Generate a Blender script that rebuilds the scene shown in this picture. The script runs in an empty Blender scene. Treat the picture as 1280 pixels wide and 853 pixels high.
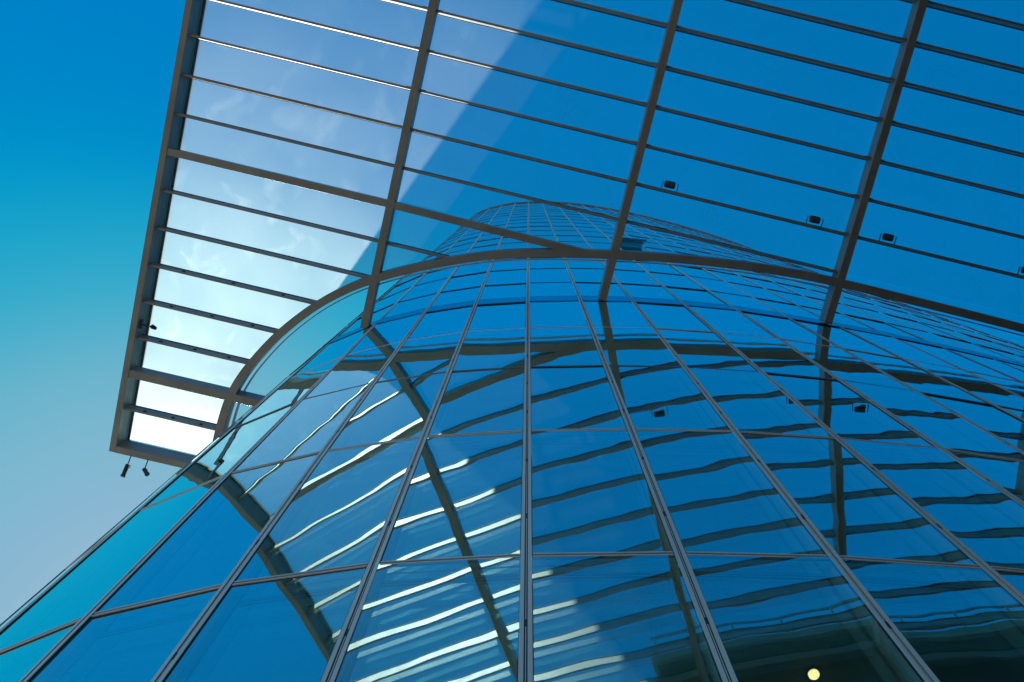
import bpy, math, random
from mathutils import Vector, Matrix
random.seed(7)
C = bpy.context.scene
COL = C.collection
F = 4.0                                   # storey height in metres
ZC = 1.95989 * F                          # first transom above the eye
HC = ZC + 4 * F                           # underside of the canopy beams
EYE = 1.6
TH = 0.13697                              # canopy grid turned against the tower front
cT, sT = math.cos(TH), math.sin(TH)
def XY(u, v): return (u * cT - v * sT, u * sT + v * cT)
def UV(x, y): return (x * cT + y * sT, -x * sT + y * cT)

# ------------------------------------------------------------------ materials
def new_mat(name):
    m = bpy.data.materials.new(name); m.use_nodes = True
    m.node_tree.nodes.clear()
    return m, m.node_tree.nodes, m.node_tree.links
def pbr(name, col, rough=0.5, metal=0.0, var=0.12, scale=3.0, bump=0.0, bscale=30.0, streak=None):
    m, N, L = new_mat(name)
    o = N.new('ShaderNodeOutputMaterial'); b = N.new('ShaderNodeBsdfPrincipled')
    L.new(b.outputs[0], o.inputs[0])
    b.inputs['Roughness'].default_value = rough; b.inputs['Metallic'].default_value = metal
    tc = N.new('ShaderNodeTexCoord'); mp = N.new('ShaderNodeMapping'); L.new(tc.outputs['Object'], mp.inputs[0])
    if streak: mp.inputs['Scale'].default_value = streak
    n = N.new('ShaderNodeTexNoise'); n.inputs['Scale'].default_value = scale; n.inputs['Detail'].default_value = 6
    L.new(mp.outputs[0], n.inputs['Vector'])
    r = N.new('ShaderNodeValToRGB'); L.new(n.outputs[0], r.inputs[0])
    r.color_ramp.elements[0].position = 0.3; r.color_ramp.elements[1].position = 0.7
    r.color_ramp.elements[0].color = [c * (1 - var) for c in col] + [1]
    r.color_ramp.elements[1].color = [min(1, c * (1 + var)) for c in col] + [1]
    L.new(r.outputs[0], b.inputs['Base Color'])
    mr = N.new('ShaderNodeMapRange'); L.new(n.outputs[0], mr.inputs[0])
    mr.inputs['To Min'].default_value = max(0, rough - 0.12); mr.inputs['To Max'].default_value = min(1, rough + 0.12)
    L.new(mr.outputs[0], b.inputs['Roughness'])
    if bump:
        n2 = N.new('ShaderNodeTexNoise'); n2.inputs['Scale'].default_value = bscale; L.new(tc.outputs['Object'], n2.inputs['Vector'])
        bp = N.new('ShaderNodeBump'); bp.inputs['Distance'].default_value = bump; L.new(n2.outputs[0], bp.inputs['Height'])
        L.new(bp.outputs[0], b.inputs['Normal'])
    return m

M = {}
M['steel'] = pbr('painted_steel', (0.265, 0.25, 0.23), 0.42, 0.0, 0.14, 1.6, 0.001, 12, (1, 1, 3))
M['purlin'] = pbr('purlin_steel', (0.26, 0.25, 0.235), 0.4, 0.0, 0.15, 2.5)
M['alu'] = pbr('mullion_aluminium', (0.80, 0.74, 0.71), 0.45, 0.1, 0.12, 1.2, streak=(1, 1, 0.15))
M['gasket'] = pbr('rubber_gasket', (0.03, 0.03, 0.032), 0.6, 0, 0.3, 5)
M['inner_alu'] = pbr('inner_frame_paint', (0.82, 0.86, 0.88), 0.5, 0, 0.05, 2)
M['slab'] = pbr('ceiling_plaster', (0.74, 0.74, 0.62), 0.8, 0, 0.08, 0.8)
M['core'] = pbr('core_wall', (0.14, 0.13, 0.10), 0.8, 0, 0.25, 0.6)
M['spandrel'] = pbr('spandrel_enamel', (0.02, 0.05, 0.10), 0.15, 0, 0.2, 1.0)
M['black'] = pbr('black_housing', (0.025, 0.027, 0.03), 0.4, 0, 0.2, 8)
M['lens'] = pbr('lamp_glass', (0.10, 0.12, 0.14), 0.08, 0, 0.1, 8)
M['stone'] = pbr('dark_stone_cladding', (0.085, 0.07, 0.05), 0.6, 0, 0.3, 0.7, 0.004, 6)
M['pale'] = pbr('pale_render', (0.36, 0.36, 0.28), 0.7, 0, 0.12, 0.9)
M['paving'] = pbr('stone_paving', (0.20, 0.175, 0.145), 0.8, 0, 0.15, 0.5, 0.003, 9)
M['whitecap'] = pbr('white_lamp_cap', (0.75, 0.75, 0.78), 0.3, 0, 0.05, 5)

def facade_glass(name, tint, fac0, wave, wscale, trans, back=False):
    """coated glazing: a tinted mirror coat over see-through glass, slightly wavy, every pane different"""
    m, N, L = new_mat(name)
    o = N.new('ShaderNodeOutputMaterial')
    g = N.new('ShaderNodeBsdfGlossy'); g.inputs['Roughness'].default_value = 0.0
    g.inputs['Color'].default_value = (*tint, 1)
    t = N.new('ShaderNodeBsdfTransparent'); t.inputs['Color'].default_value = (*trans, 1)
    mx = N.new('ShaderNodeMixShader')
    lw = N.new('ShaderNodeLayerWeight'); lw.inputs['Blend'].default_value = 0.5
    mr = N.new('ShaderNodeMapRange'); mr.inputs['To Min'].default_value = fac0; mr.inputs['To Max'].default_value = min(0.97, fac0 + (0.62 if not back else 0.15))
    mr.inputs['From Min'].default_value = 0.52; mr.inputs['From Max'].default_value = 0.84
    L.new(lw.outputs['Facing'], mr.inputs[0])
    L.new(mr.outputs[0], mx.inputs[0]); L.new(t.outputs[0], mx.inputs[1]); L.new(g.outputs[0], mx.inputs[2])
    tc = N.new('ShaderNodeTexCoord'); oi = N.new('ShaderNodeObjectInfo'); ge = N.new('ShaderNodeNewGeometry')
    ad = N.new('ShaderNodeMath'); ad.operation = 'ADD'
    L.new(oi.outputs['Random'], ad.inputs[0]); L.new(ge.outputs['Random Per Island'], ad.inputs[1])
    mu = N.new('ShaderNodeMath'); mu.operation = 'MULTIPLY'; mu.inputs[1].default_value = 37.0; L.new(ad.outputs[0], mu.inputs[0])
    mp = N.new('ShaderNodeMapping'); mp.inputs['Scale'].default_value = (1.0, 1.0, 0.55); L.new(tc.outputs['Object'], mp.inputs[0])
    n = N.new('ShaderNodeTexNoise'); n.noise_dimensions = '4D'; n.inputs['Scale'].default_value = wscale
    n.inputs['Detail'].default_value = 1.2; n.inputs['Roughness'].default_value = 0.35
    L.new(mp.outputs[0], n.inputs['Vector']); L.new(mu.outputs[0], n.inputs['W'])
    bp = N.new('ShaderNodeBump'); bp.inputs['Strength'].default_value = 1.0; bp.inputs['Distance'].default_value = wave
    L.new(n.outputs[0], bp.inputs['Height']); L.new(bp.outputs[0], g.inputs['Normal'])
    # faint dirt film
    d = N.new('ShaderNodeBsdfDiffuse'); d.inputs['Color'].default_value = (0.5, 0.52, 0.5, 1)
    n2 = N.new('ShaderNodeTexNoise'); n2.inputs['Scale'].default_value = 0.9; n2.inputs['Detail'].default_value = 8
    L.new(tc.outputs['Object'], n2.inputs['Vector'])
    m2 = N.new('ShaderNodeMapRange'); m2.inputs['From Min'].default_value = 0.45; m2.inputs['From Max'].default_value = 0.8
    m2.inputs['To Min'].default_value = 0.0; m2.inputs['To Max'].default_value = 0.03 if not back else 0.0
    L.new(n2.outputs[0], m2.inputs[0])
    mx2 = N.new('ShaderNodeMixShader'); L.new(m2.outputs[0], mx2.inputs[0]); L.new(mx.outputs[0], mx2.inputs[1]); L.new(d.outputs[0], mx2.inputs[2])
    L.new(mx2.outputs[0], o.inputs[0])
    return m
M['glass'] = facade_glass('coated_facade_glass', (0.66, 0.98, 0.97), 0.42, 0.0032, 1.5, (0.80, 0.97, 0.98))
M['glass_in'] = facade_glass('inner_pane_glass', (0.76, 1.0, 0.92), 0.52, 0.0006, 0.8, (0.72, 0.88, 0.84), True)
def clear(name, col):
    m, N, L = new_mat(name); o = N.new('ShaderNodeOutputMaterial'); t = N.new('ShaderNodeBsdfTransparent')
    t.inputs[0].default_value = (*col, 1); L.new(t.outputs[0], o.inputs[0]); return m
M['clear'] = clear('clear_glass_edge', (0.97, 0.99, 0.99))

def canopy_glass():
    m, N, L = new_mat('dusty_roof_glass')
    o = N.new('ShaderNodeOutputMaterial')
    t = N.new('ShaderNodeBsdfTransparent'); t.inputs[0].default_value = (0.96, 1.0, 1.0, 1)
    tc = N.new('ShaderNodeTexCoord'); oi = N.new('ShaderNodeObjectInfo')
    n = N.new('ShaderNodeTexNoise'); n.inputs['Scale'].default_value = 0.28; n.inputs['Detail'].default_value = 3
    L.new(tc.outputs['Object'], n.inputs['Vector'])
    mr = N.new('ShaderNodeMapRange'); mr.inputs['From Min'].default_value = 0.32; mr.inputs['From Max'].default_value = 0.68
    mr.inputs['To Min'].default_value = DUST[0]; mr.inputs['To Max'].default_value = DUST[1]; L.new(n.outputs[0], mr.inputs[0])
    wv = N.new('ShaderNodeTexNoise'); wv.noise_dimensions = '4D'; wv.inputs['Scale'].default_value = 0.9; wv.inputs['Detail'].default_value = 7; wv.inputs['Distortion'].default_value = 1.2
    rw = N.new('ShaderNodeMath'); rw.operation = 'MULTIPLY'; rw.inputs[1].default_value = 19.0; L.new(oi.outputs['Random'], rw.inputs[0]); L.new(rw.outputs[0], wv.inputs['W'])
    L.new(tc.outputs['Object'], wv.inputs['Vector'])
    wr = N.new('ShaderNodeMapRange'); wr.inputs['From Min'].default_value = 0.55; wr.inputs['From Max'].default_value = 0.8; wr.inputs['To Min'].default_value = 1.0; wr.inputs['To Max'].default_value = 1.7
    L.new(wv.outputs[0], wr.inputs[0])
    rp = N.new('ShaderNodeMapRange'); rp.inputs['To Min'].default_value = 0.85; rp.inputs['To Max'].default_value = 1.15; L.new(oi.outputs['Random'], rp.inputs[0])
    m1 = N.new('ShaderNodeMath'); m1.operation = 'MULTIPLY'; L.new(mr.outputs[0], m1.inputs[0]); L.new(wr.outputs[0], m1.inputs[1])
    mr = N.new('ShaderNodeMath'); mr.operation = 'MULTIPLY'; L.new(m1.outputs[0], mr.inputs[0]); L.new(rp.outputs[0], mr.inputs[1])
    tl = N.new('ShaderNodeBsdfTranslucent'); tl.inputs[0].default_value = (0.55, 1.0, 0.92, 1)
    rf = N.new('ShaderNodeBsdfRefraction'); rf.inputs['Roughness'].default_value = 0.95; rf.inputs['IOR'].default_value = 1.5
    rf.inputs['Color'].default_value = (0.92, 0.97, 0.93, 1)
    mxa = N.new('ShaderNodeMixShader'); mxa.inputs[0].default_value = 0.90; L.new(tl.outputs[0], mxa.inputs[1]); L.new(rf.outputs[0], mxa.inputs[2])
    mxb = N.new('ShaderNodeMixShader'); L.new(mr.outputs[0], mxb.inputs[0]); L.new(t.outputs[0], mxb.inputs[1]); L.new(mxa.outputs[0], mxb.inputs[2])
    g = N.new('ShaderNodeBsdfGlossy'); g.inputs['Roughness'].default_value = 0.02
    fr = N.new('ShaderNodeFresnel'); fr.inputs[0].default_value = 1.45
    mxc = N.new('ShaderNodeMixShader'); mxc.inputs[0].default_value = 0.05; L.new(mxb.outputs[0], mxc.inputs[1]); L.new(g.outputs[0], mxc.inputs[2])
    L.new(mxc.outputs[0], o.inputs[0])
    return m
DUST = (0.14, 0.25)
M['roofglass'] = canopy_glass()
def emit(name, col, s):
    m, N, L = new_mat(name); o = N.new('ShaderNodeOutputMaterial'); e = N.new('ShaderNodeEmission')
    e.inputs[0].default_value = (*col, 1); e.inputs[1].default_value = s; L.new(e.outputs[0], o.inputs[0]); return m
M['warm'] = emit('warm_lamp', (1.0, 0.70, 0.28), 6.0)

# ------------------------------------------------------------------ mesh helpers
class MB:
    def __init__(s): s.v = []; s.f = []; s.m = []
    def face(s, pts, m=0):
        b = len(s.v); s.v += [tuple(p) for p in pts]; s.f.append(tuple(range(b, b + len(pts)))); s.m.append(m)
    def hexa(s, lo, hi, m=0, mats=None):
        """lo, hi: matching loops (counter-clockwise seen from above) of the bottom and the top"""
        n = len(lo); b = len(s.v); s.v += [tuple(p) for p in lo] + [tuple(p) for p in hi]
        mats = mats or {}
        s.f.append(tuple(b + i for i in reversed(range(n)))); s.m.append(mats.get('bottom', m))
        s.f.append(tuple(b + n + i for i in range(n))); s.m.append(mats.get('top', m))
        for i in range(n):
            j = (i + 1) % n
            s.f.append((b + i, b + j, b + n + j, b + n + i)); s.m.append(mats.get(i, m))
    def box(s, c, size, rot=None, m=0):
        x, y, z = [k / 2 for k in size]
        lo = [(-x, -y, -z), (x, -y, -z), (x, y, -z), (-x, y, -z)]; hi = [(a, b, z) for a, b, _ in lo]
        R = rot or Matrix.Identity(3); c = Vector(c)
        s.hexa([c + R @ Vector(p) for p in lo], [c + R @ Vector(p) for p in hi], m)
    def bar(s, a, b, w, z0, z1, m=0, ca=0, cb=0):
        """horizontal bar between plan points a and b"""
        a = Vector((a[0], a[1])); b = Vector((b[0], b[1])); d = (b - a).normalized(); n = Vector((-d.y, d.x)) * w / 2
        a = a - d * ca; b = b + d * cb
        P = [a - n, b - n, b + n, a + n]
        s.hexa([(p.x, p.y, z0) for p in P], [(p.x, p.y, z1) for p in P], m)
    def tube(s, a, b, r0, r1=None, n=14, m=0):
        r1 = r0 if r1 is None else r1
        a = Vector(a); b = Vector(b); d = (b - a).normalized()
        x = d.orthogonal().normalized(); y = d.cross(x)
        lo = [a + (x * math.cos(k * 2 * math.pi / n) + y * math.sin(k * 2 * math.pi / n)) * r0 for k in range(n)]
        hi = [b + (x * math.cos(k * 2 * math.pi / n) + y * math.sin(k * 2 * math.pi / n)) * r1 for k in range(n)]
        s.hexa(lo, hi, m)
    def build(s, name, mats, parent=None, bevel=0):
        me = bpy.data.meshes.new(name); me.from_pydata(s.v, [], s.f)
        for m in (mats if isinstance(mats, (list, tuple)) else [mats]): me.materials.append(m)
        for p, k in zip(me.polygons, s.m): p.material_index = k
        me.update()
        o = bpy.data.objects.new(name, me); COL.objects.link(o)
        if parent:
            o.parent = parent; o.matrix_parent_inverse = Matrix.Translation(-Vector(parent.location))
        if bevel:
            b = o.modifiers.new('bevel', 'BEVEL'); b.width = bevel; b.segments = 2; b.limit_method = 'ANGLE'
        return o
def tag(o, label=None, cat=None, group=None, kind=None):
    for k, v in (('label', label), ('category', cat), ('group', group), ('kind', kind)):
        if v: o[k] = v
    return o
def thing(name, loc, label, cat, group=None):
    o = bpy.data.objects.new(name, None); COL.objects.link(o); o.location = loc
    o.empty_display_size = 0.5
    return tag(o, label, cat, group)

# ------------------------------------------------------------------ camera
p_f, p_a, p_r = 1227.928, 0.174427, 0.0970792
Fw = Vector((0, math.sin(p_a), math.cos(p_a))); Rt = Vector((1, 0, 0)); Up = Rt.cross(Fw)
cr, sr = math.cos(p_r), math.sin(p_r)
A = Rt * cr + Up * sr; B = -Rt * sr + Up * cr
cam = bpy.data.cameras.new('camera'); cam.sensor_width = 36; cam.lens = 36 * p_f / 1280; cam.clip_start = 0.05; cam.clip_end = 8000
co = bpy.data.objects.new('camera', cam); COL.objects.link(co)
Rm = Matrix((A, B, -Fw)).transposed().to_4x4()
co.matrix_world = Rm
C.camera = co
def proj(p):
    p = Vector(p); d = p.dot(Fw)
    if d <= 0.1: return None
    return (640 + p_f * p.dot(A) / d, 426.5 - p_f * p.dot(B) / d)
def ray(px, py):
    return (A * ((px - 640) / p_f) - B * ((py - 426.5) / p_f) + Fw).normalized()
def hit(px, py, z):
    d = ray(px, py); return d * (z / d.z)

# ------------------------------------------------------------------ tower plan (eye at the origin, storey units)
fit = {-3: (-.8495, 1.0328), -2: (-.5532, .9296), -1: (-.2450, .8513), 0: (.0737, .7994), 1: (.3941, .7622),
       2: (.7158, .7373), 3: (1.0326, .7274), 4: (1.3544, .7279)}
left = [fit[-3]]
for a in (-28.5, -44.0, -47.0, -60.0, -76, -90, -102, -114, -126, -138):
    x, y = left[-1]; r = math.radians(a); left.append((x - .3215 * math.cos(r), y - .3215 * math.sin(r)))
right = [fit[4]]
ang = [3.2, 4.3, 5.2, 6.2, 7.2, 8.2, 9.0, 9.8, 10.6, 11.4, 12.4, 13.6, 15.2, 17, 19, 22, 26, 31, 38, 46, 55, 65, 76, 90, 104, 118]
for a in ang:
    x, y = right[-1]; r = math.radians(a); right.append((x + .3215 * math.cos(r), y + .3215 * math.sin(r)))
plan = list(reversed(left)) + [fit[k] for k in range(-2, 4)] + right
plan = [Vector((x * F, y * F)) for x, y in plan]
i0 = len(left) + 2                                    # index of mullion 0 in plan
closed = plan[:]
# far side, never seen: a plain curve that closes the plan
pa, pb = plan[-1], plan[0]
back = []
for k in range(1, 24):
    t = k / 24
    q = pa.lerp(pb, t); bulge = math.sin(t * math.pi) ** 0.6 * 13
    dd = (pb - pa).normalized(); nn = Vector((dd.y, -dd.x))
    if nn.y < 0: nn = -nn
    back.append(q + nn * bulge)
closed += back
NP = len(plan)
def offset(poly, d):
    """inward offset of the closed plan (inside is +Y of the front)"""
    out = []; n = len(poly)
    for i in range(n):
        a, b, c = poly[i - 1], poly[i], poly[(i + 1) % n]
        t = ((b - a).normalized() + (c - b).normalized()).normalized()
        nrm = Vector((-t.y, t.x))
        out.append(b + nrm * d)
    return out
in_slab = offset(closed, 0.37); in_core = offset(closed, 4.5)
prd = offset(closed, -0.018); pin = offset(closed, 0.10)

LV = [-EYE, -0.0401 * F + 0.35] + [ZC + k * F for k in range(-1, 23)]
ZT = LV[-1] - 0.0
tower = thing('glass_tower', (plan[i0].x, plan[i0].y + 10, -EYE),
              'tall curved blue glass tower seen from its foot, mirroring the canopy', 'tower')

# glass panes: double-glazed boxes; mirror coat on the outer face, plain pane behind
def pane_geo(mb, i, z0, z1, m0=0):
    a, b = closed[i], closed[(i + 1) % len(closed)]
    d = (b - a).normalized(); n = Vector((-d.y, d.x))
    a2 = a + d * 0.03; b2 = b - d * 0.03; z0 += 0.02; z1 -= 0.02
    j = lambda s: random.uniform(-s, s)
    p_, q_, a_ = j(0.0038), j(0.009), j(0.001); o = [a_, a_ + p_, a_ + p_ + q_, a_ + q_]
    p_, q_ = j(0.002), j(0.006); k = [p_ * 0, p_, p_ + q_, q_]
    T = 0.095
    f = [a2 + n * o[0], b2 + n * o[1], b2 + n * o[2], a2 + n * o[3]]
    g = [a2 + n * (T + k[0]), b2 + n * (T + k[1]), b2 + n * (T + k[2]), a2 + n * (T + k[3])]
    zz = [z0, z0, z1, z1]
    fv = [(p.x, p.y, z) for p, z in zip(f, zz)]; gv = [(p.x, p.y, z) for p, z in zip(g, zz)]
    mb.face(fv, m0)
    mb.face(list(reversed(gv)), 1)
    b0 = len(mb.v) - 8
    for q in range(4):
        r = (q + 1) % 4
        mb.f.append((b0 + r, b0 + q, b0 + 4 + (3 - q), b0 + 4 + (3 - r))); mb.m.append(2)
cells = []
for i in range(0, NP - 1):
    for k in range(len(LV) - 1):
        z0, z1 = LV[k], LV[k + 1]
        a, b = closed[i], closed[i + 1]
        mid = (a + b) / 2; d = (b - a).normalized(); n = Vector((-d.y, d.x))
        area = 0
        if n.dot(mid) > 0:                              # faces the camera
            q = [proj((a.x, a.y, z0)), proj((b.x, b.y, z0)), proj((b.x, b.y, z1)), proj((a.x, a.y, z1))]
            if all(q):
                c = (sum(t[0] for t in q) / 4, sum(t[1] for t in q) / 4)
                q2 = [(min(1280, max(0, t[0])), min(853, max(0, t[1]))) for t in q]
                area = abs(sum(q2[s][0] * q2[(s + 1) % 4][1] - q2[(s + 1) % 4][0] * q2[s][1] for s in range(4))) / 2
        cells.append((area, i, k))
cells.sort(reverse=True)
gm = [M['glass'], M['glass_in'], M['clear']]
for area, i, k in cells[:100]:
    mb = MB(); pane_geo(mb, i, LV[k], LV[k + 1]); mb.build('glass_pane', gm, tower)
mb = MB()
for area, i, k in cells[100:]: pane_geo(mb, i, LV[k], LV[k + 1])
tag(mb.build('upper_glass_panes', gm, tower), 'rows of small blue glass panes higher up the tower', kind='stuff')
# far side cladding
mb = MB()
for i in range(NP - 1, len(closed)):
    a, b = closed[i], closed[(i + 1) % len(closed)]
    a2, b2 = pin[i], pin[(i + 1) % len(closed)]
    mb.hexa([(a.x, a.y, LV[0]), (b.x, b.y, LV[0]), (b2.x, b2.y, LV[0]), (a2.x, a2.y, LV[0])],
            [(a.x, a.y, ZT), (b.x, b.y, ZT), (b2.x, b2.y, ZT), (a2.x, a2.y, ZT)])
mb.build('rear_cladding', M['spandrel'], tower)

# mullions: a dark gasket between two aluminium lips, a painted box behind the glass
for i in range(NP):
    p = closed[i]; a = closed[i - 1]; c = closed[(i + 1) % len(closed)]
    if i == 0: a = p - (c - p)
    d = ((p - a).normalized() + (c - p).normalized()).normalized(); n = Vector((-d.y, d.x))
    mb = MB()
    def vbar(s0, s1, n0, n1, m, z0=LV[0], z1=ZT + 0.3):
        P = [p + d * s0 + n * n0, p + d * s1 + n * n0, p + d * s1 + n * n1, p + d * s0 + n * n1]
        mb.hexa([(q.x, q.y, z0) for q in P], [(q.x, q.y, z1) for q in P], m)
    vbar(-0.047, -0.014, -0.010, 0.012, 0); vbar(0.014, 0.047, -0.010, 0.012, 0)
    vbar(-0.014, 0.014, 0.000, 0.012, 1)
    vbar(-0.054, -0.047, -0.004, 0.012, 1); vbar(0.047, 0.054, -0.004, 0.012, 1)
    vbar(-0.003, 0.003, -0.004, 0.000, 0)
    vbar(-0.034, 0.034, 0.012, 0.36, 2)
    # expansion clips in the groove
    for k in range(1, 7):
        z = LV[k] if k < len(LV) else 0
        vbar(-0.0135, 0.0135, -0.007, -0.0002, 1, z + 0.9, z + 1.02); vbar(-0.0135, 0.0135, -0.007, -0.0002, 1, z + 2.7, z + 2.8)
    mb.build('mullion', [M['alu'], M['gasket'], M['inner_alu']], tower)

# transoms: one ring per storey line
def ring(name, z0, z1, outer, inner, mat, lo=0, hi=NP - 1):
    mb = MB()
    for i in range(lo, hi):
        a, b, c, d = outer[i], outer[i + 1], inner[i + 1], inner[i]
        mb.hexa([(q.x, q.y, z0) for q in (a, b, c, d)], [(q.x, q.y, z1) for q in (a, b, c, d)])
    return mb.build(name, mat, tower)
o1 = offset(closed, -0.010); o1b = offset(closed, -0.019); o2 = offset(closed, 0.012); o3 = offset(closed, 0.0005)
def perforated():
    m, N, L = new_mat('perforated_aluminium')
    o = N.new('ShaderNodeOutputMaterial'); b = N.new('ShaderNodeBsdfPrincipled'); L.new(b.outputs[0], o.inputs[0])
    b.inputs['Metallic'].default_value = 0.6; b.inputs['Roughness'].default_value = 0.35
    tc = N.new('ShaderNodeTexCoord'); w = N.new('ShaderNodeTexWave'); w.inputs['Scale'].default_value = 9.0
    L.new(tc.outputs['Object'], w.inputs['Vector'])
    r = N.new('ShaderNodeValToRGB'); L.new(w.outputs[0], r.inputs[0])
    r.color_ramp.elements[0].position = 0.42; r.color_ramp.elements[1].position = 0.5
    r.color_ramp.elements[0].color = (0.12, 0.12, 0.12, 1); r.color_ramp.elements[1].color = (0.5, 0.5, 0.52, 1)
    L.new(r.outputs[0], b.inputs['Base Color']); return m
M['perf'] = perforated()
for k in range(1, len(LV)):
    z = LV[k]
    mb = MB()
    sh = 3 if k == 5 else 0
    for i in range(0, NP - 1):
        for (za, zb, oo, m) in ((-0.040, -0.020, o1 if k < 7 else o1b, 3 if sh else (0 if k < 7 else 1)), (0.014, 0.034, o1, 3 if sh else 0), (-0.020, 0.014, o3, 1), (-0.062, -0.040, o3, 1), (0.034, 0.052, o3, 1)):
            q = (oo[i], oo[i + 1], o2[i + 1], o2[i])
            # stop short of the mullion lips
            d = (q[1] - q[0]).normalized(); a, b = q[0] + d * 0.056, q[1] - d * 0.056; c, e = q[2] - d * 0.056, q[3] + d * 0.056
            mb.hexa([(t.x, t.y, z + za) for t in (a, b, c, e)], [(t.x, t.y, z + zb) for t in (a, b, c, e)], m)
    mb.build('transom', [M['alu'], M['gasket'], M['inner_alu'], M['perf']], tower)
# dark spandrel band above the canopy line, and floor slabs
sb0, sb1 = offset(closed, -0.010), offset(closed, -0.003)
kc = 2 + 5                                             # level index of the canopy
mb = MB()
for i in range(0, NP - 1):
    d = (sb0[i + 1] - sb0[i]).normalized() * 0.056
    q = (sb0[i] + d, sb0[i + 1] - d, sb1[i + 1] - d, sb1[i] + d)
    z0, z1 = LV[kc - 0] + 0.055, LV[kc] + 1.0
    mb.hexa([(t.x, t.y, z0) for t in q], [(t.x, t.y, z1) for t in q])
M['band'] = facade_glass('dark_spandrel_glass', (0.50, 0.66, 0.74), 0.75, 0.0008, 1.0, (0.02, 0.02, 0.03), True)
tag(mb.build('spandrel_band', M['band'], tower), 'dark blue band around the tower where the canopy beams meet it')
for k in range(1, len(LV)):
    z = LV[k]; n = len(in_slab)
    mb = MB()
    mb.hexa([(q.x, q.y, z - 0.34) for q in in_slab], [(q.x, q.y, z + 0.02) for q in in_slab])
    mb.build('floor_slab', M['slab'], tower)
mb = MB(); mb.hexa([(q.x, q.y, LV[0]) for q in in_core], [(q.x, q.y, ZT + 0.02) for q in in_core])
mb.build('inner_wall', M['core'], tower)
# roof coping
mb = MB()
op = offset(closed, -0.10); ip = offset(closed, 0.35)
for i in range(len(closed)):
    j = (i + 1) % len(closed); q = (op[i], op[j], ip[j], ip[i])
    mb.hexa([(t.x, t.y, ZT + 0.05) for t in q], [(t.x, t.y, ZT + 0.55) for t in q])
mb.build('roof_coping', M['steel'], tower)
# dark panel tilted outwards high on the front
i = i0 + 3; k = 2 + 9
a, b = closed[i], closed[i + 1]; d = (b - a).normalized(); n = Vector((-d.y, d.x)); z0, z1 = LV[k] + 2.3, LV[k] + F - 0.1
mb = MB()
q = [a + d * .1 - n * .42, b - d * .1 - n * .42, b - d * .1 - n * .38, a + d * .1 - n * .38]
r = [a + d * .1 - n * .06, b - d * .1 - n * .06, b - d * .1 - n * .03, a + d * .1 - n * .03]
mb.hexa([(t.x, t.y, z0) for t in q], [(t.x, t.y, z1) for t in r])
tag(mb.build('tilted_panel', M['spandrel'], tower), 'dark panel tilted outwards high on the front')

# ------------------------------------------------------------------ canopy
KS = (HC + 0.30) / HC
ROW = lambda i: (0.4004 + 0.2305 * (i - 5)) * F * KS
UB = [-2.154 * F, -0.764 * F, 0.623 * F, 1.9976 * F, 3.375 * F, 4.755 * F]
gird = [(-1.845, 2.30), (-1.803, 1.833), (-1.742, 1.613), (-1.707, 1.517), (-1.619, 1.365), (-1.451, 1.141), (-1.239, .95), (-1.054, .83), (-.883, .751),
        (-.721, .686), (-.406, .587), (-.167, .531), (.041, .502), (.296, .480), (.548, .464), (.78, .450), (1.207, .445), (1.569, .458),
        (1.889, .485), (2.345, .558), (3.096, .661), (3.8, .78), (4.6, .93)]
gird = [(x * F, y * F) for x, y in gird]
def catmull(P, n=6):
    out = []
    for i in range(len(P) - 1):
        p0 = Vector(P[max(0, i - 1)]); p1 = Vector(P[i]); p2 = Vector(P[i + 1]); p3 = Vector(P[min(len(P) - 1, i + 2)])
        for k in range(n):
            t = k / n
            out.append(0.5 * ((2 * p1) + (p2 - p0) * t + (2 * p0 - 5 * p1 + 4 * p2 - p3) * t * t + (3 * p1 - p0 - 3 * p2 + p3) * t ** 3))
    out.append(Vector(P[-1])); return out
# smooth the measured points a little
G = [Vector(g) for g in gird]
for _ in range(2):
    G = [G[0]] + [(G[i - 1] + G[i] * 4 + G[i + 1]) / 6 for i in range(1, len(G) - 1)] + [G[-1]]
GC = catmull([tuple(g) for g in G])
GUV = [UV(p.x, p.y) for p in GC]
def vg(u):
    if u <= GUV[0][0]: return 1e9
    for a, b in zip(GUV[:-1], GUV[1:]):
        if a[0] <= u <= b[0]: return a[1] + (b[1] - a[1]) * (u - a[0]) / max(1e-9, b[0] - a[0])
    return GUV[-1][1]
canopy = thing('glass_canopy', (*XY(UB[0], ROW(5)), HC), 'steel framed glass canopy fixed to the tower, dusty white where the sun hits', 'canopy')
ZG = HC + 0.50                                         # glass level
I0, I1 = -8, 13
vout = ROW(I0)
def facade_v(u, z=HC):
    """where a beam on line u meets the tower front"""
    best = None
    for i in range(0, NP - 1):
        a = UV(*closed[i]); b = UV(*closed[i + 1])
        if min(a[0], b[0]) <= u <= max(a[0], b[0]) and abs(a[0] - b[0]) > 1e-6:
            v = a[1] + (b[1] - a[1]) * (u - a[0]) / (b[0] - a[0])
            best = v if best is None else min(best, v)
    return best
W = 0.19
vend13 = ROW(13)
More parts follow.
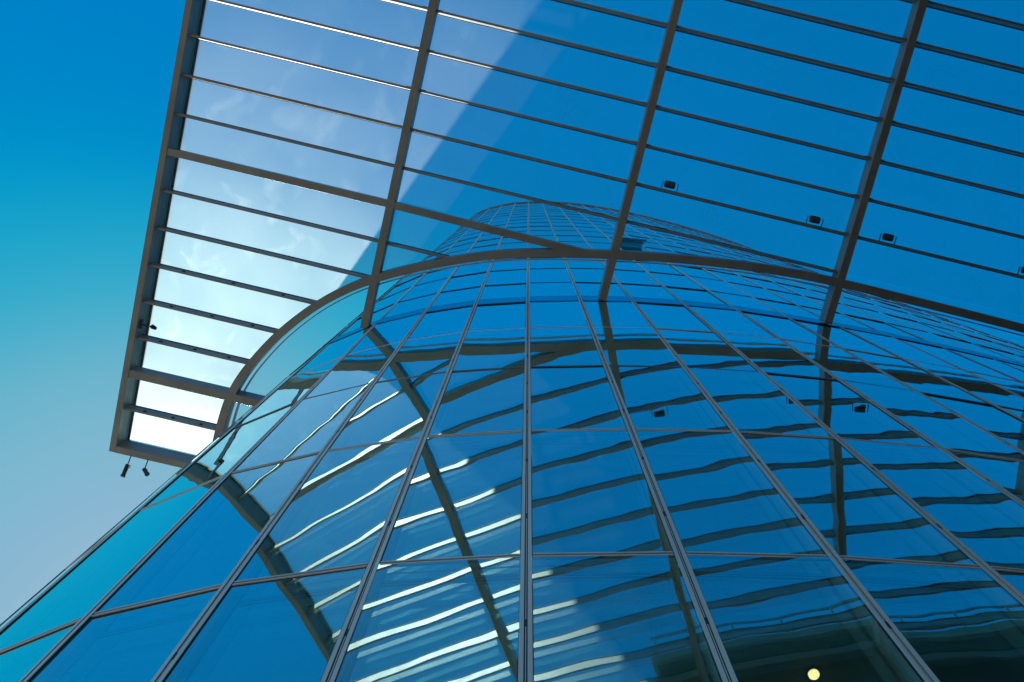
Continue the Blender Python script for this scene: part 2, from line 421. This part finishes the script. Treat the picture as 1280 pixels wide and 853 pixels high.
# beams
def beam(name, u, v0, v1, w, z0, z1, label=None, flange=True):
    mb = MB(); mb.bar(XY(u, v0), XY(u, v1), w, z0, z1)
    return tag(mb.build(name, M['steel'], canopy, 0.006), label)
edge_u = UB[0]
mb = MB()
mb.bar(XY(edge_u, vout - 0.1), XY(edge_u, vend13 + 0.20), 0.16, HC - 0.02, HC + 0.70)
tag(mb.build('edge_beam', M['steel'], canopy, 0.006), 'deep fascia beam along the free side of the canopy')
mb = MB(); mb.bar(XY(edge_u + 0.0, vout - 0.1), XY(edge_u, vend13 + 0.2), 0.30, HC + 0.702, HC + 0.74)
mb.build('edge_flashing', M['gasket'], canopy)
mb = MB(); mb.bar(XY(edge_u + 0.081, vend13 + 0.12), XY(edge_u + 3.6, vend13 + 0.12), 0.17, HC - 0.018, HC + 0.62)
tag(mb.build('end_beam', M['steel'], canopy, 0.006), 'short end beam closing the canopy beside the tower')
for u in UB[1:5]:
    ve = facade_v(u)
    beam('main_beam', u, vout, ve - 0.03, W, HC, HC + 0.48)
# cross beam that bends into the curved girder, and the heavy cross beam beside the tower
mb = MB(); mb.bar(XY(UB[0] + 0.082, ROW(5) / KS), XY(UB[1] - W / 2 - 0.002, ROW(5) / KS), 0.17, HC + 0.003, HC + 0.46); mb.build('cross_beam', M['steel'], canopy, 0.005)
u2 = UB[2] - W / 2 - 0.6
mb = MB(); mb.bar(XY(UB[1] + W / 2 + 0.002, ROW(5) / KS), XY(u2, vg(u2) - 0.02), 0.17, HC + 0.003, HC + 0.46); mb.build('cross_beam', M['steel'], canopy, 0.005)
v11 = 1.80 * F
ue = -1.29 * F
mb = MB(); mb.bar(XY(UB[0] + 0.082, v11), XY(ue, v11), 0.2, HC + 0.003, HC + 0.50)
tag(mb.build('cross_beam', M['steel'], canopy, 0.005), 'heavy cross beam running past the curved girder into the tower')
# curved girder
mb = MB(); n = len(GC); w = 0.10
nr = []
for i in range(n):
    t = (GC[min(n - 1, i + 1)] - GC[max(0, i - 1)]).normalized(); nr.append(Vector((-t.y, t.x)))
for i in range(n - 1):
    P = [GC[i] - nr[i] * w, GC[i + 1] - nr[i + 1] * w, GC[i + 1] + nr[i + 1] * w, GC[i] + nr[i] * w]
    mb.hexa([(p.x, p.y, HC + 0.006) for p in P], [(p.x, p.y, HC + 0.47) for p in P])
g = mb.build('curved_girder', M['steel'], canopy)
mb = MB()
for i in range(n - 1):
    P = [GC[i] + nr[i] * 0.17, GC[i + 1] + nr[i + 1] * 0.17, GC[i + 1] + nr[i + 1] * 0.20, GC[i] + nr[i] * 0.20]
    mb.hexa([(p.x, p.y, HC + 0.42) for p in P], [(p.x, p.y, HC + 0.60) for p in P])
mb.build('gutter_lip', M['whitecap'], canopy)
# purlins and glass panels, bay by bay
def urange(ua, ub, v, m=0.0):
    """part of [ua,ub] on row v that lies outside the curved girder"""
    us = [ua + (ub - ua) * k / 80 for k in range(81)]
    ok = [u for u in us if vg(u) - m > v]
    return (ok[0], ok[-1]) if len(ok) > 3 else None
for b in range(5):
    ua, ub = UB[b] + (0.082 if b == 0 else W / 2 + 0.002), UB[b + 1] - W / 2 - 0.002
    for i in range(I0, I1):
        v = ROW(i)
        if i == 5 and b <= 1: continue
        if i == 11: continue
        if i == 4 and b >= 3: continue
        r = urange(ua, ub, v, 0.02)
        if not r: continue
        mb = MB(); mb.bar(XY(r[0], v), XY(r[1], v), 0.052, HC + 0.13, HC + 0.46)
        mb.bar(XY(r[0], v), XY(r[1], v), 0.085, HC + 0.462, HC + 0.485, m=1)
        L_ = r[1] - r[0]
        for e_ in (r[0] + 0.07, r[1] - 0.07):           # end cleats
            x, y = XY(e_, v - 0.036); mb.box((x, y, HC + 0.30), (0.13, 0.018, 0.22), Matrix.Rotation(TH, 3, 'Z'))
        for q in (0.2, 0.5, 0.8):
            if i >= 8:
                x, y = XY(r[0] + L_ * q, v - 0.035); mb.box((x, y, HC + 0.20), (0.07, 0.03, 0.07), Matrix.Rotation(TH, 3, 'Z'), 1)
        o = mb.build('purlin', [M['purlin'], M['gasket']], canopy)
        if i == 12: tag(o, 'thin double purlin nearest the end of the canopy')
    for i in range(I0, I1):
        va, vb = ROW(i) + 0.01, ROW(i + 1) - 0.01
        if i == 12: vb = vend13 + 0.1
        r = urange(ua, ub, va, 0.0)
        if not r: continue
        ns = 24 if vg(r[1] - .001) < vb or vg(r[0] + .5) < vb else 1
        mb = MB(); lo = []; hi = []
        us = [r[0] + (r[1] - r[0]) * k / ns for k in range(ns + 1)]
        front = [(u, va) for u in us]; rear = [(u, min(vb, max(va + 0.001, vg(u)))) for u in reversed(us)]
        if ns == 1: front = [(us[0], va), (us[1], va)]
        loop = front + rear
        for k in range(ns):
            a0, a1 = us[k], us[k + 1]
            q = [(a0, va), (a1, va), (a1, min(vb, max(va + .001, vg(a1)))), (a0, min(vb, max(va + .001, vg(a0))))]
            P = [XY(*t) for t in q]
            b0 = len(mb.v); mb.v += [(x, y, ZG) for x, y in P] + [(x, y, ZG + 0.02) for x, y in P]
            mb.f.append((b0, b0 + 1, b0 + 2, b0 + 3)); mb.m.append(0)
            mb.f.append((b0 + 4, b0 + 5, b0 + 6, b0 + 7)); mb.m.append(1)
            for s in ((0, 1), (2, 3)) + (((3, 0),) if k == 0 else ()) + (((1, 2),) if k == ns - 1 else ()):
                mb.f.append((b0 + s[0], b0 + s[1], b0 + 4 + s[1], b0 + 4 + s[0])); mb.m.append(1)
        mb.build('glass_panel', [M['roofglass'], M['clear']], canopy)

# ------------------------------------------------------------------ fittings
FG = 'floodlights along one purlin of the canopy'
def floodlight(loc):
    t = thing('floodlight', loc, None, 'floodlight', FG)
    R = Matrix.Rotation(TH, 3, 'Z') @ Matrix.Rotation(math.radians(-14), 3, 'X')
    c = Vector(loc) + Vector((0, -0.14, 0.02))
    mb = MB(); mb.box(c, (0.27, 0.17, 0.11), R); mb.build('housing', M['black'], t, 0.04)
    mb = MB(); mb.box(c - R @ Vector((0, 0, 0.064)), (0.19, 0.10, 0.006), R); mb.build('lens', M['lens'], t)
    mb = MB()
    mb.box(Vector(loc) + Matrix.Rotation(TH, 3, 'Z') @ Vector((0, 0.012, 0.06)), (0.392, 0.012, 0.045), Matrix.Rotation(TH, 3, 'Z'))
    for s in (-1, 1): mb.box(Vector(loc) + Matrix.Rotation(TH, 3, 'Z') @ Vector((s * 0.190, -0.09, 0.06)), (0.012, 0.22, 0.045), Matrix.Rotation(TH, 3, 'Z'))
    mb.build('bracket', M['black'], t)
    return t
base = None
for (px, py, lab) in ((837, 237, 'small black floodlight on the purlin, leftmost of the row, just right of a beam'),
                      (1018, 282, 'small black floodlight close to the left side of the dark beam'),
                      (1110, 303, 'small black floodlight close to the right side of the dark beam'),
                      (1283, 347, 'small black floodlight cut by the right edge of the photo')):
    h = hit(px, py, HC + 0.1); u, _ = UV(h.x, h.y); x, y = XY(u, ROW(3) - 0.03)
    if base is None:
        base = floodlight((x, y, HC + 0.12)); o = base
    else:
        o = base.copy(); COL.objects.link(o); o.location = (x, y, HC + 0.12)
        for ch in base.children:
            d = ch.copy(); COL.objects.link(d); d.parent = o; d.matrix_parent_inverse = ch.matrix_parent_inverse.copy()
    o['label'] = lab
# lamp on an arm from the edge beam
def armlamp(name, px, py, label):
    h = hit(px, py, HC + 0.2); u, v = UV(h.x, h.y)
    a = Vector((*XY(UB[0] + 0.085, v), HC + 0.2)); e = Vector((h.x, h.y, HC + 0.18))
    t = thing(name, a, label, 'lamp')
    mb = MB(); mb.box(a + Vector((0.03, 0, 0)), (0.06, 0.22, 0.12), Matrix.Rotation(TH, 3, 'Z')); mb.build('bracket', M['black'], t)
    mb = MB(); mb.tube(a, e, 0.018); mb.build('arm', M['black'], t)
    mb = MB(); mb.tube(e + Vector((-0.02, 0, 0.05)), e + Vector((0.09, 0.01, -0.05)), 0.06, 0.045); mb.build('lamp_head', M['black'], t)
armlamp('spotlight', 191, 409, 'small black spotlight on an arm inside the edge beam')
def hanglamp(px, py, ln, label, cap):
    h0 = hit(px, py, HC); u, v = UV(h0.x, h0.y)
    vb = vend13 + 0.12 + 0.05
    x, y = XY(u, vb + 0.03)
    t = thing('spotlight', (x, y, HC - 0.02), label, 'lamp', None)
    top = Vector((x, y, HC - 0.02))
    e1 = top + Vector((0, 0.18, -0.22))
    mb = MB(); mb.tube(top, e1, 0.014); mb.build('rod', M['black'], t)
    e2 = e1 + (Vector((-0.03, ln, -0.16)) if cap else Vector((0.10, ln, -0.10)))
    mb = MB(); mb.tube(e1 - (e2 - e1) * 0.1, e2, 0.055, 0.05); mb.tube(e2, e2 + (e2 - e1).normalized() * 0.04, 0.062, 0.062); mb.build('lamp_head', M['black'], t)
    mb = MB(); mb.tube(e1 + Vector((0.045, 0, 0.02)), e1 + Vector((0.07, 0.03, -0.03)), 0.03, 0.025); mb.build('joint', M['whitecap'], t)
hanglamp(164, 571, 0.20, 'long black spotlight hanging under the end beam, nearer the corner', True)
hanglamp(185, 577, 0.06, 'short black spotlight hanging under the end beam, nearer the tower', False)

# ceiling light inside the lowest visible storey
zc = ZC - 0.345
h = hit(1016.5, 842, zc)
t = thing('ceiling_light', (h.x, h.y, zc), 'round warm lit ceiling light behind the lowest glass panes', 'ceiling light')
mb = MB(); mb.tube((h.x, h.y, zc), (h.x, h.y, zc - 0.012), 0.06, 0.06, 24); mb.build('trim_ring', M['black'], t)
mb = MB(); mb.tube((h.x, h.y, zc - 0.0125), (h.x, h.y, zc - 0.022), 0.046, 0.046, 24); mb.build('diffuser', M['warm'], t)

# ------------------------------------------------------------------ neighbouring building (seen mirrored in the lowest panes)
vb_ = -1.98 * F
u0, u1 = 0.35 * F, 9 * F
nb = thing('neighbouring_building', (*XY((u0 + u1) / 2, vb_), -EYE), 'dark stone building behind the viewer, mirrored in the lowest glass panes', 'building')
zt = 6.35 * F
def ubox(mb, ua, ub, va, vb, z0, z1, m=0):
    P = [XY(ua, va), XY(ub, va), XY(ub, vb), XY(ua, vb)]
    mb.hexa([(x, y, z0) for x, y in P], [(x, y, z1) for x, y in P], m)
mb = MB(); ubox(mb, u0, u1, vb_ - 14, vb_, -EYE, zt); mb.build('wall', M['stone'], nb)
mb = MB(); ubox(mb, 5.6 * F, 15 * F, vb_ + 0.003, -0.2 * F, -EYE, 5.3 * F); mb.build('light_block', M['stone'], nb)  # added volume, out of view, keeps ground bounce off the right-hand beams
mb = MB(); ubox(mb, u0 - .1, u1, vb_ - 14.1, vb_ + 0.12, zt + 0.002, zt + 0.35); mb.build('parapet', M['pale'], nb)
for k in range(7):
    for j in range(8):
        ua = u0 + 1 + j * 4.2; z0 = -EYE + 1 + k * 3.6
        mb = MB(); ubox(mb, ua, ua + 2.6, vb_ + 0.002, vb_ + 0.06, z0, z0 + 1.9); f = mb.build('window', M['gasket'], nb)
        mb = MB(); ubox(mb, ua + .1, ua + 2.5, vb_ + 0.062, vb_ + 0.07, z0 + .1, z0 + 1.8); pn = mb.build('pane', M['lens'], nb)
        pn.parent = f; pn.matrix_parent_inverse = Matrix.Identity(4)
mb = MB()
for k in range(22):
    x, y = XY(u0 + 0.1 + k * 1.5, vb_); mb.tube((x, y, zt + 0.35), (x, y, zt + 1.45), 0.03)
mb.bar(XY(u0, vb_), XY(u1, vb_), 0.06, zt + 1.45, zt + 1.52); mb.bar(XY(u0, vb_), XY(u1, vb_), 0.03, zt + 0.9, zt + 0.94)
mb.build('railing', M['steel'], nb)

# ------------------------------------------------------------------ ground
mb = MB(); mb.face([(-3000, -3000, -EYE), (3000, -3000, -EYE), (3000, 3000, -EYE), (-3000, 3000, -EYE)])
tag(mb.build('plaza', M['paving']), 'pale stone plaza at the foot of the tower', 'plaza', kind='structure')

# ------------------------------------------------------------------ light
AZ = math.radians(-30.6)        # from +Y towards +X
EL = math.radians(56)
sd = Vector((math.sin(AZ) * math.cos(EL), math.cos(AZ) * math.cos(EL), math.sin(EL)))
sun = bpy.data.lights.new('sun', 'SUN'); sun.energy = 5.0; sun.angle = math.radians(0.5); sun.color = (1, 0.95, 0.88)
so = bpy.data.objects.new('sun', sun); COL.objects.link(so); so.rotation_euler = sd.to_track_quat('Z', 'Y').to_euler(); so.location = (0, 0, 200)
w = bpy.data.worlds.new('World'); C.world = w; w.use_nodes = True
N = w.node_tree.nodes; L = w.node_tree.links; N.clear()
out = N.new('ShaderNodeOutputWorld'); bg = N.new('ShaderNodeBackground'); bg.inputs[1].default_value = 0.15
sky = N.new('ShaderNodeTexSky'); sky.sky_type = 'NISHITA'; sky.sun_disc = False
sky.sun_elevation = EL; sky.sun_rotation = AZ; sky.air_density = 1.0; sky.dust_density = 0.5; sky.ozone_density = 1.0
hs = N.new('ShaderNodeHueSaturation'); hs.inputs['Saturation'].default_value = 1.65; hs.inputs['Hue'].default_value = 0.485; hs.inputs['Value'].default_value = 1.0
L.new(sky.outputs[0], hs.inputs['Color'])
sc1 = N.new('ShaderNodeVectorMath'); sc1.operation = 'SCALE'; sc1.inputs['Scale'].default_value = 0.15
sc2 = N.new('ShaderNodeVectorMath'); sc2.operation = 'SCALE'; sc2.inputs['Scale'].default_value = 1 / 0.15
cv = N.new('ShaderNodeRGBCurve')
def setc(k, pts):
    c = cv.mapping.curves[k]
    c.points[0].location = pts[0]; c.points[1].location = pts[-1]
    for q in pts[1:-1]: c.points.new(*q)
cv.mapping.use_clip = False; cv.mapping.extend = 'HORIZONTAL'
setc(0, [(0, 0), (0.10, 0.012), (0.32, 0.15), (0.7, 0.25), (1, 0.33)])
setc(1, [(0, 0), (0.11, 0.10), (0.17, 0.19), (0.22, 0.225), (0.31, 0.36), (0.48, 0.44), (0.8, 0.46), (1, 0.5)])
setc(2, [(0, 0), (0.3, 0.37), (0.42, 0.51), (0.54, 0.555), (0.65, 0.57), (0.8, 0.585), (1, 0.62)])
cv.mapping.update()
L.new(hs.outputs[0], sc1.inputs[0]); L.new(sc1.outputs[0], cv.inputs['Color']); L.new(cv.outputs[0], sc2.inputs[0])
L.new(sc2.outputs[0], bg.inputs[0]); L.new(bg.outputs[0], out.inputs[0])

C.render.engine = 'CYCLES'
C.cycles.max_bounces = 10; C.cycles.transparent_max_bounces = 16; C.cycles.glossy_bounces = 5; C.cycles.transmission_bounces = 6
C.cycles.sample_clamp_indirect = 6
C.view_settings.view_transform = 'Standard'; C.view_settings.look = 'None'; C.view_settings.exposure = 0.06; C.view_settings.gamma = 1
C.render.resolution_x = 1024; C.render.resolution_y = 682
